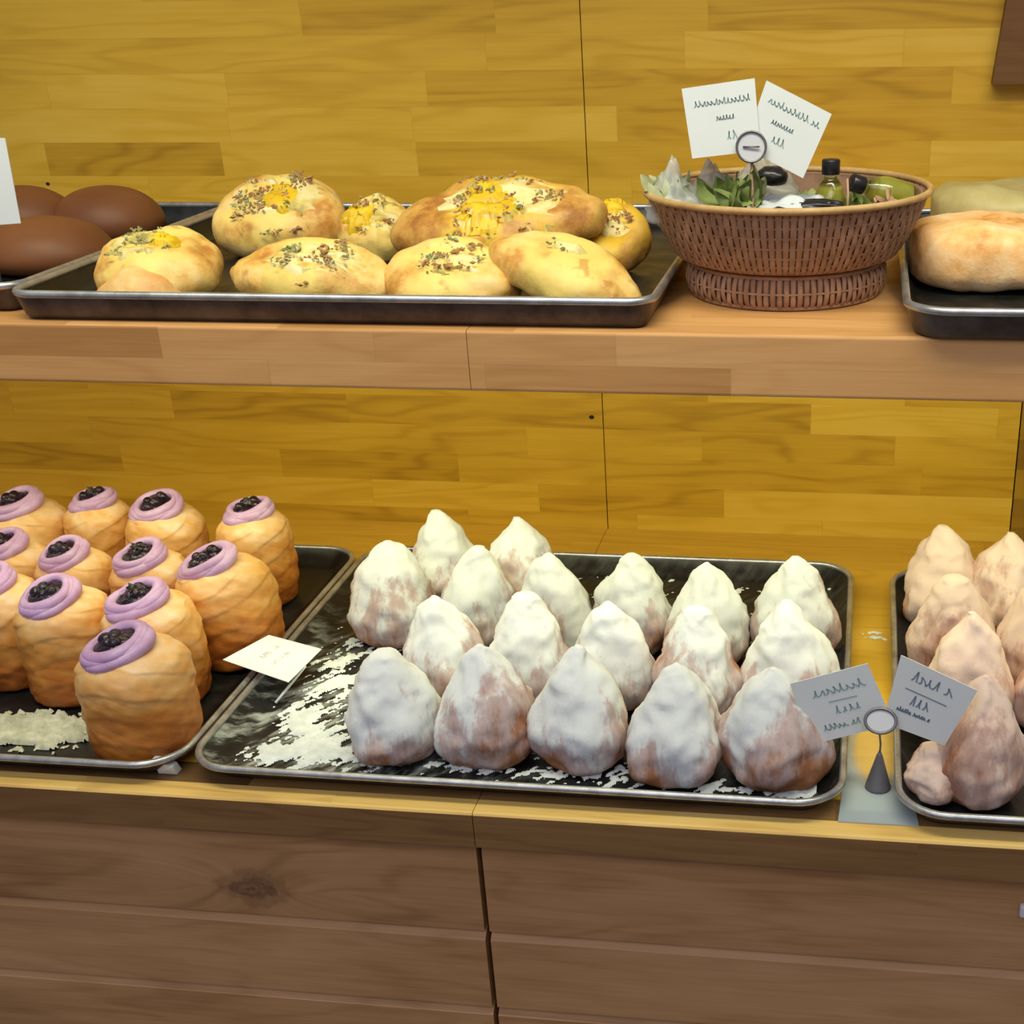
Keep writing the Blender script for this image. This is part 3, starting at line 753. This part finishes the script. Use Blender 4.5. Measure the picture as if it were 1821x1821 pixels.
# ------------------------------------------------------------------ breads on the upper tray
def bread_vf(a, b, c, seed, pinch=.25, sag=.12, cut=None, hollow=.35):
    """long boat: a half length, b half width, c height; hollow top in the middle"""
    V = []; F = []; nu, nv = 56, 40
    for i in range(nu+1):
        u = -1+2*i/nu; uu = math.sin(u*PI/2)
        w_ = max(0, 1-abs(uu)**2.6)**.5*(1-pinch*abs(uu))
        for k in range(nv):
            th = 2*PI*k/nv; y = math.cos(th)*w_; z = math.sin(th)
            z = (abs(z)**.85*(1 if z > 0 else -1))*w_**.8
            zz = z*(.62 if z > 0 else .38)+.38
            if z > 0: zz -= hollow*math.exp(-(y/.38)**2)*math.exp(-(uu/.62)**4)*.55
            p = [a*uu, b*y, c*zz]
            d = nz(p, 26, seed)*.0055+nz(p, 75, seed+2)*.0022
            nl = Vector((p[0]*.4/a, p[1]/b, (zz-.4)*1.3)); 
            if nl.length > 1e-4: nl.normalize()
            p = Vector(p)+nl*d
            p.z -= sag*c*abs(uu)**2
            if cut is not None and p.x < cut: p.x = cut+(p.x-cut)*.04
            p.z = max(p.z, -.02)
            V.append(tuple(p))
    for i in range(nu):
        for k in range(nv): F.append((i*nv+k, (i+1)*nv+k, (i+1)*nv+(k+1) % nv, i*nv+(k+1) % nv))
    F.append(tuple(range(nv))); F.append(tuple(range(nu*nv, nu*nv+nv))[::-1])
    return V, F
def patch_on(bvf, u0, u1, v0, v1, lift, seed, a, b):
    """a filling that lies in the hollow: grid in x,y following the top of the crust"""
    V, F = bvf; top = {}
    def zat(x, y):
        best = -1; bd = 1e9
        for p in V[::2]:
            if p[2] < 0: continue
            d = (p[0]-x)**2+(p[1]-y)**2
            if d < bd+2e-6 and (d < bd-2e-6 or p[2] > best): bd = d; best = p[2]
        return best
    n, m = 22, 14; PV = []; PF = []
    for i in range(n+1):
        for j in range(m+1):
            r_ = Vector((-1+2*i/n, -1+2*j/m)); L_ = max(abs(r_.x), abs(r_.y)); 
            if r_.length > 1e-6: r_ = r_.normalized()*L_
            k = 1+.25*nz((r_.x*2, r_.y*2, 0), 1.2, seed)
            x = (u0+u1)/2*a+r_.x*k*(u1-u0)/2*a; y = (v0+v1)/2*b+r_.y*k*(v1-v0)/2*b
            edge = 1-L_**4
            PV.append((x, y, zat(x, y)-.0015+(lift+.0015)*edge+nz((x, y, 0), 90, seed)*.0012*edge))
    for i in range(n):
        for j in range(m): PF.append((i*(m+1)+j, (i+1)*(m+1)+j, (i+1)*(m+1)+j+1, i*(m+1)+j+1))
    return PV, PF
def bits_vf(PV, n, s, seed, ex=.0):
    rs = random.Random(seed); V = []; F = []; last = None; PV = PV[len(PV)//8:-len(PV)//8]
    for k in range(n):
        c = Vector(rs.choice(PV) if k % 7 == 0 or k == 0 else last)+Vector((rs.uniform(-.005, .005), rs.uniform(-.005, .005), .0004)); last = c if k % 7 == 0 else last; q = s*rs.uniform(.25, 1.2)*(1 if rs.random() < .8 else 1.7); b0 = len(V)
        R_ = Matrix.Rotation(rs.random()*6, 3, 'Z') @ Matrix.Rotation(rs.random()*2, 3, 'X')
        for p in ((1, 0, 0), (-1, 0, 0), (0, .6, 0), (0, -.6, 0), (0, 0, .5), (0, 0, -.5)): V.append(tuple(c+R_ @ Vector(p)*q))
        for f in ((0, 2, 4), (2, 1, 4), (1, 3, 4), (3, 0, 4), (2, 0, 5), (1, 2, 5), (3, 1, 5), (0, 3, 5)): F.append(tuple(i+b0 for i in f))
    return V, F
def bread(label, px, py, wpx, hpx, zc_, rotz, tilt, seed, crust='crust', egg=None, cheese=None, herb=0, ham=0, cut=None, b=.034, pinch=.25, hollow=.35, roll=.35, fold=False):
    p = P(px, py, z=zc_); d = depth(p); s = d/FPX; a = wpx/2*s; c = hpx*s*.92
    t = thing('filled_bread', label, 'bread', (p.x, p.y, p.z-c*.42), (roll, tilt, rotz), 'filled breads on the upper tray')
    B = bread_vf(a, b, c, seed, pinch, .12, cut*a if cut is not None else None, hollow); mesh_obj('crust', *B, M[crust], t)
    if cheese:
        pv = patch_on(B, *cheese, .0035, seed, a, b); mesh_obj('cheese_filling', *pv, M['cheese'], t)
        if herb: mesh_obj('herbs', *bits_vf(pv[0], herb*3, .0019, seed), M['herb'], t, smooth=False)['kind'] = 'stuff'
        if ham: mesh_obj('browned_crumbs', *bits_vf(pv[0], ham*3, .0021, seed+3), M['crumb'], t, smooth=False)['kind'] = 'stuff'
    if fold:
        Bf = bread_vf(a*.74, b*.50, c*.62, seed+9, .2, .3, None, 0.)
        o_ = mesh_obj('crust_fold', *Bf, M['fold'], t); o_.location = (a*.06, -b*.80, c*.22); o_.rotation_euler = (.1, .03, .03)
    if egg:
        e = patch_on(B, *egg, .0065, seed+1, a, b); mesh_obj('egg_filling', *e, M['egg'], t)
    return t
bread('golden bread with a cut flat left end, green herbs and yolk, front left of tray', 283, 470, 232, 104, UZ+.026, .0, .03, 1, egg=(.05, .5, -.3, .3), cheese=(-.7, .5, -.6, .5), herb=60, cut=-.80, hollow=.15, pinch=.1, b=.045, fold=True)
bread('long pale bread topped with cheese, second from the left in front', 556, 481, 325, 104, UZ+.024, -.10, .06, 2, cheese=(-.45, .75, -.7, .5), herb=50, ham=30, b=.036)
bread('pale cheese topped bread in front, between two longer breads', 802, 489, 250, 96, UZ+.022, -.08, .03, 3, cheese=(-.45, .65, -.6, .5), herb=26, ham=40, b=.040, pinch=.15)
bread('long smooth bread slanting down to the front right tray corner', 1002, 478, 300, 92, UZ+.027, -.14, .30, 4, cheese=(-.25, .2, -.2, .3), herb=8, b=.036, hollow=.1)
bread('round bread with yolk and browned onion at the back, above the long pale one', 505, 377, 238, 112, UZ+.034, .05, -.02, 5, crust='crust', egg=(-.12, .45, -.6, .4), cheese=(-.75, .8, -.8, .7), herb=40, ham=120, b=.046, pinch=.05, hollow=.3, roll=.5)
bread('small yellow cheesy bread wedged behind, between the two back breads', 668, 400, 132, 96, UZ+.026, .3, .05, 6, egg=(-.9, .1, -.6, .4), cheese=(-.7, .7, -.7, .7), ham=40, b=.038, roll=.5)
bread('largest bread with bright egg topping, lying across the back of the tray', 887, 384, 384, 108, UZ+.046, .06, -.08, 7, crust='crust_dark', egg=(-.30, .30, -.95, .5), cheese=(-.5, .75, -.9, .7), herb=70, ham=110, b=.045, pinch=.08, roll=.45)
bread('dark yellow bread with a hollow, at the back right of the tray', 1083, 418, 160, 94, UZ+.026, -.35, .12, 8, crust='crust_dark', egg=(-.5, .3, .2, .9), cheese=(-.6, .6, -.3, .7), ham=36, b=.04, hollow=.6, roll=.5)

# smooth buns at the left
def bun(label, cx, topy, boty, wpx, seed):
    a = P(cx, boty, z=UZ); R = wpx/2*depth(a)/FPX; a = a+Vector((0, R*.55, 0)); R = wpx/2*depth(a)/FPX
    lo, hi = 0, .2
    for _ in range(30):
        m = (lo+hi)/2; q = Vector((a.x, a.y, UZ+m))-CP; yy = PPY-FPX*q.dot(_u2)/q.dot(_f)
        if yy > topy: lo = m
        else: hi = m
    H = lo
    pr = smooth_prof([(.74*R, 0), (.92*R, .08*H), (1.0*R, .27*H), (.96*R, .48*H), (.80*R, .72*H), (.54*R, .90*H), (.25*R, .985*H), (.03*R, H)], 28)
    V, F = lathe_vf(pr, 48, lambda th, t, r, z: (r*math.cos(th)*(1+.01*nz((math.cos(th), math.sin(th), z), 2, seed)), r*math.sin(th)*.85, z))
    o = mesh_obj('brown_bun', V, F, M['bun'], loc=(a.x, a.y, UZ)); tag(o, label, 'bun', 'smooth brown buns')
bun('smooth brown bun nearest the front, below the white card at the left edge', 55, 386, 490, 236, 1)
bun('smooth dark brown bun at the back, right of the other buns', 172, 331, 430, 196, 2)
bun('smooth brown bun at the back left, mostly hidden behind the white card', 20, 331, 430, 190, 3)
# white card at the left edge
co = [P(-95, 240, Y=-.36), P(9, 246, Y=-.36), P(37, 397, Y=-.36), P(-70, 405, Y=-.36)]
ob = thing('price_card', 'white price card cut by the left edge of the photo, above the buns', 'price card', group='price cards')
quad_card(ob, co, .0006, M['card'])
q = P(-20, 400, Y=-.362); V, F = tube_vf([q, (q.x, q.y-.002, UZ)], .001, 8); mesh_obj('stem', V, F, M['wire'], ob)

# loaves at the right
def loaf(label, px, topy, boty, y_front, wx, dep, mat, seed, name='loaf'):
    x0 = P(px, boty, z=UZ).x; zb = UZ; zt_ = P(px, topy, Y=y_front+dep*.35).z; H = zt_-zb
    V = []; F = []; nu, nv = 48, 40; L_ = wx/2
    for i in range(nu+1):
        uu = math.sin((-1+2*i/nu)*PI/2); w_ = max(0, 1-abs(uu)**7)**.5
        for k in range(nv):
            th = 2*PI*k/nv; cy_, sz = math.cos(th), math.sin(th)
            yy = (abs(cy_)**.55)*(1 if cy_ > 0 else -1); zz = (abs(sz)**.6)*(1 if sz > 0 else -1)
            p = Vector((L_*uu, dep/2*yy*w_, H/2+H/2*zz*(.55+.45*w_)))
            d = nz(p, 22, seed)*.007+nz(p, 70, seed)*.0018; n_ = Vector((0, yy, zz)).normalized()
            p += n_*d*(0 if p.z < .003 else 1); p.z = max(p.z, 0); V.append(tuple(p))
    for i in range(nu):
        for k in range(nv): F.append((i*nv+k, (i+1)*nv+k, (i+1)*nv+(k+1) % nv, i*nv+(k+1) % nv))
    F.append(tuple(range(nv))); F.append(tuple(range(nu*nv, nu*nv+nv))[::-1])
    o = mesh_obj(name, V, F, mat, loc=(x0+L_, y_front+dep/2, UZ)); tag(o, label, 'loaf', 'pale loaves'); return o
loaf('large floured loaf with orange-brown spots, front of the right upper tray', 1618, 392, 525, P(1700, 527, z=UZ).y, .20, .11, M['loaf'], 2)
loaf('pale greenish loaf at the back of the right upper tray', 1650, 333, 440, -.185, .22, .12, M['loaf_pale'], 5)

# ------------------------------------------------------------------ wicker bowl
bc = Vector((-.0600, -.2835, SZ)); RR = .109
bw = thing('wicker_bowl', 'round woven wicker bowl on a foot, filled with bagged greens and bottles', 'bowl', bc)
body = [(.060, .026), (.080, .0285), (.088, .036), (.096, .050), (.102, .064), (.1065, .076)]
pf = smooth_prof(body, 30)
V, F = lathe_vf([(r-.0028, z) for r, z in pf]+[(r-.0055, z) for r, z in pf[::-1]], 72, closed_ends=(True, True)); mesh_obj('inner_wall', V, F, M['reed_dark'], bw)
def reeds(pf, n, amp, bands, wfrac=.88, th=.0011):
    V = []; F = []
    for k in range(n):
        t0 = 2*PI*k/n; hw = PI/n*wfrac; b0 = len(V); m = len(pf)
        for i, (r, z) in enumerate(pf):
            ph = math.sin(i/(m-1)*bands*PI+(PI if k % 2 else 0)); rr = r+amp*ph
            for (dt, dr) in ((-hw, 0), (-hw*.5, th), (hw*.5, th), (hw, 0)):
                V.append(((rr+dr)*math.cos(t0+dt), (rr+dr)*math.sin(t0+dt), z))
        for i in range(m-1):
            for j in range(3): F.append((b0+i*4+j, b0+i*4+j+1, b0+i*4+4+j+1, b0+i*4+4+j))
    return V, F
mesh_obj('woven_reeds', *reeds(smooth_prof(body, 60), 120, .0006, 9), M['reed'], bw)
V = []; F = []
for i in range(9):
    k = (i+.6)/9.4; r, z = smooth_prof(body, 100)[min(99, int(k*99))]
    V, F = tube_vf([((r-.0004+.0009*math.sin(a*55+i*PI))*math.cos(a), (r-.0004+0*math.sin(a*55+i*PI))*math.sin(a), z) for a in [2*PI*q/330 for q in range(330)]], .0008, 5, V, F, closed=True)
mesh_obj('woven_hoops', V, F, M['reed'], bw)
V, F = tube_vf([(RR*math.cos(a)*.995, RR*math.sin(a)*.995, .0775) for a in [2*PI*q/90 for q in range(90)]], .0026, 10, closed=True)
V, F = tube_vf([(.0995*math.cos(a), .0995*math.sin(a), .0775-.002) for a in [2*PI*q/90 for q in range(90)]], .0001, 4, V, F, closed=True)
mesh_obj('rim', V, F, M['rimreed'], bw)
foot = [(.073, .0015), (.0765, .006), (.0775, .013), (.0765, .021), (.073, .0255)]
fp = smooth_prof(foot, 20)
V, F = lathe_vf([(r-.002, z) for r, z in fp]+[(r-.006, z) for r, z in fp[::-1]], 72, closed_ends=(False, False)); 
V2, F2 = lathe_vf([(.058, .0245), (.0725, .0255), (.066, .029), (.055, .029)], 48); b0 = len(V)
mesh_obj('foot', V+V2, F+[tuple(i+b0 for i in f) for f in F2], M['reed_dark'], bw)
mesh_obj('foot_reeds', *reeds(fp, 96, .0006, 3, .78), M['reed'], bw)
V = []; F = []
for z, r in ((.002, .0735), (.0245, .0745), (.013, .0775)): V, F = tube_vf([(r*math.cos(a), r*math.sin(a), z) for a in [2*PI*q/90 for q in range(90)]], .0018 if z != .013 else .0009, 8, V, F, closed=True)
mesh_obj('foot_hoops', V, F, M['reed'], bw)

# contents of the bowl
def crumple(seed, rx, ry, rz, amp=.25, peak=None, n=28):
    def fn(th, t, r, z):
        v = Vector((r*math.cos(th), r*math.sin(th), z)); k = 1+amp*nz(v, 2.2, seed)+amp*.5*abs(nz(v, 5., seed+2))
        x, y, zz = v.x*rx*k, v.y*ry*k, v.z*rz*k
        if peak and v.z > 0: zz *= 1+peak*v.z**2; x *= 1-.5*v.z**1.5; y *= 1-.5*v.z**1.5
        return (x, y, zz)
    return lathe_vf([(math.sin(PI*(j+.3)/(n-.4)), -math.cos(PI*(j+.3)/(n-.4))) for j in range(n)], 36, fn)
def leaves_vf(n, rad, hgt, seed, l=.02):
    rs = random.Random(seed); V = []; F = []
    for k in range(n):
        a = rs.random()*6.28; q = rs.random()**.5*rad; c = Vector((q*math.cos(a), q*math.sin(a), rs.uniform(0, hgt*.4)))
        d = Vector((rs.uniform(-.7, .7), rs.uniform(-.7, .7), rs.uniform(.3, 1.2))).normalized(); s = d.cross(Vector((rs.uniform(-1, 1), rs.uniform(-1, 1), .3))).normalized()
        ll = l*rs.uniform(.6, 1.2); b0 = len(V); up = d.cross(s)
        for j in range(6):
            u = j/5; w_ = ll*.22*math.sin(PI*min(1, u*.85+.12))+.0002; p = c+d*ll*u+up*ll*.18*math.sin(u*3+k)
            V += [tuple(p-s*w_), tuple(p+up*ll*.04), tuple(p+s*w_)]
        for j in range(5):
            for i in range(2): F.append((b0+j*3+i, b0+j*3+i+1, b0+j*3+3+i+1, b0+j*3+3+i))
    return V, F
bz = SZ+.030
def at_y(px, py, y): return P(px, py, Y=y)
def bag(label, p, rx, ry, rz, seed, film, leafm, nleaf, peak=None, leafr=.014, l=.02):
    t = thing('salad_bag', label, 'bag', (p.x, p.y, p.z), group='bags of greens in the wicker bowl')
    mesh_obj('film', *crumple(seed, rx, ry, rz, .3, peak), M[film], t)
    o = mesh_obj('greens', *leaves_vf(nleaf, leafr, .02, seed, l), M[leafm], t); o['kind'] = 'stuff'
    return t
q = at_y(1195, 360, -.31); bag('clear pointed bag of pale greens at the left rim of the wicker bowl', Vector((q.x+.002, q.y, 1.196)), .021, .018, .016, 3, 'film', 'leaf_pale', 30, 1.1)
q = at_y(1265, 370, -.305); bag('smoky clear bag standing in the wicker bowl, left of the card stem', Vector((q.x, q.y, 1.192)), .020, .016, .024, 4, 'film2', 'leaf_pale', 24, .5)
q = at_y(1312, 375, -.325); bag('bag of bright green herbs at the front of the bowl beside the card stem', Vector((q.x, q.y-.003, 1.192)), .017, .013, .014, 6, 'film', 'leaf', 46, .3, .013, .026)
q = at_y(1360, 350, -.26); bag('smoky bag at the back centre of the wicker bowl, behind the card stem', Vector((q.x, q.y, 1.196)), .028, .020, .024, 9, 'film2', 'leaf_pale', 20, .3)
# greens bed
V, F = leaves_vf(260, .088, .02, 77, .022)
o = mesh_obj('salad_greens', [(x+bc.x, y+bc.y, z*.6+SZ+.052) for x, y, z in V], F, M['leaf']); tag(o, 'loose green herbs spread under the bags inside the wicker bowl', 'greens', None, 'stuff')
V, F = lathe_vf([(.085, 0), (.088, .006), (.092, .016), (.05, .022), (.01, .021)], 48)
o = mesh_obj('bowl_liner', [(x+bc.x, y+bc.y, z+SZ+.0345) for x, y, z in V], F, M['reed_dark']); tag(o, 'dark brown liner inside the wicker bowl under the greens', 'liner')
# crumpled paper
V = []; F = []; n = 26; p0 = at_y(1405, 372, -.318)
for i in range(n+1):
    for j in range(n+1):
        u, v = i/n-.5, j/n-.5; h = .011*math.exp(-((u*2.2)**2+(v*2)**2))+.006*nz((u, v, 0), 5, 3)+.003*nz((u, v, 0), 11, 5)
        V.append((p0.x+u*.068, p0.y+v*.05, 1.1945+h-.014*max(0, abs(u)-.3)))
for i in range(n):
    for j in range(n): F.append((i*(n+1)+j, (i+1)*(n+1)+j, (i+1)*(n+1)+j+1, i*(n+1)+j+1))
o = mesh_obj('paper_napkin', V, F, M['greycloth']); s_ = o.modifiers.new('thickness', 'SOLIDIFY'); s_.thickness = .0006
tag(o, 'crumpled pale grey paper at the front of the wicker bowl', 'napkin')
# bottles
def bottle(label, loc, rot, sc=1., capc='black'):
    t = thing('small_bottle', label, 'bottle', loc, rot, 'small bottles in the wicker bowl'); t.scale = (sc,)*3
    pr = smooth_prof([(.0105, 0), (.0125, .001), (.0128, .012), (.0122, .024), (.0078, .034), (.0052, .038), (.0052, .045)], 26)
    mesh_obj('glass', *lathe_vf(pr, 32), M['bottle'], t)
    pr = smooth_prof([(.0100, .001), (.0117, .002), (.0118, .012), (.0112, .023), (.0085, .030)], 14)
    mesh_obj('oil', *lathe_vf(pr, 28), M['oil'], t)
    mesh_obj('cap', *lathe_vf([(.0066, .0405), (.0070, .041), (.0070, .0505), (.0064, .0515)], 28), M['black'], t)
    return t
q = at_y(1478, 283, -.275); bottle('small standing bottle of yellow oil with a black cap in the wicker bowl', (q.x, q.y, q.z-.0515), (0, 0, 0))
q = at_y(1512, 335, -.29); bottle('small bottle lying on its side with dark cap, right of the standing one', (q.x+.044, q.y+.012, q.z-.010), (.15, -1.25, .2), .95)
# dark lid behind the card
V, F = crumple(31, .0125, .010, .008, .1)
q = at_y(1372, 314, -.27); o = mesh_obj('black_jar', V, F, M['black'], loc=q); tag(o, 'black rounded jar top just below the right card in the wicker bowl', 'jar')
V, F = crumple(33, .019, .008, .0045, .25)
q = at_y(1452, 366, -.33); o = mesh_obj('black_olive_pouch', V, F, M['black'], loc=(q.x, q.y, q.z)); tag(o, 'flat black pouch between crumpled paper and the standing bottle', 'pouch')
# twig and dry scraps
a, b_ = P(1507, 318, Y=-.32), P(1507, 375, Y=-.33)
V, F = tube_vf([a, (a+b_)*.5+Vector((.0005, 0, 0)), b_], .0009, 6); o = mesh_obj('wooden_pick', V, F, M['twig']); tag(o, 'thin wooden pick upright before the lying bottle in the bowl', 'pick')
V, F = leaves_vf(9, .008, .008, 5, .016); q = at_y(1572, 368, -.32)
o = mesh_obj('dry_leaf', [(x+q.x, y+q.y, z+q.z-.004) for x, y, z in V], F, M['twig']); tag(o, 'pale dry leaf scraps at the right front of the wicker bowl', 'leaf')

# card holder in the bowl
h2 = thing('price_card_holder', 'wire price card holder standing in the wicker bowl', 'card holder')
cy = -.335; rc = P(1336, 261, Y=cy); b_ = P(1339, 396, Y=cy); tp = P(1337, 285, Y=cy)
b_.z = SZ+.055
V, F = tube_vf([b_, (b_+tp)*.5, tp], .0011, 8); mesh_obj('stem', V, F, M['twig'], h2)
nn = (CP-rc).normalized(); rc = rc+nn*.002
V, F = ring_vf(rc, .0105, nn, .0009); mesh_obj('clip_ring', V, F, M['wire'], h2)
disc('clip_pad', rc-nn*.0006, .0102, nn, M['clip'], h2, 1.)
aa = Vector((1, 0, 0)); V, F = tube_vf([rc-aa*.006+nn*.0008, rc+aa*.006+nn*.0008], .0006, 6); mesh_obj('clip_bar', V, F, M['wire'], h2)
for nm, cs, lab, lines, sd, dy in (
    ('l', ((1212, 158), (1342, 139), (1352, 268), (1231, 282)), 'left of the two pale price cards above the wicker bowl, nearly upright', [(.14, .92, .28, .09, 'word'), (.42, .72, .50, .07, 'word'), (.55, .72, .78, .12, 'num')], 21, .0),
    ('r', ((1363, 143), (1479, 203), (1428, 317), (1322, 262)), 'right of the two pale price cards above the wicker bowl, tilted', [(.12, .92, .26, .10, 'word'), (.26, .62, .50, .07, 'word'), (.36, .56, .74, .11, 'num')], 22, .002)):
    co = [P(x, y, Y=cy+.001+dy) for (x, y) in cs]
    ob = thing('price_card', lab, 'price card', group='price cards')
    cd, n = quad_card(ob, co, .0006, M['card']); scribble(ob, co, n, lines, M['ink'], sd, .00032)
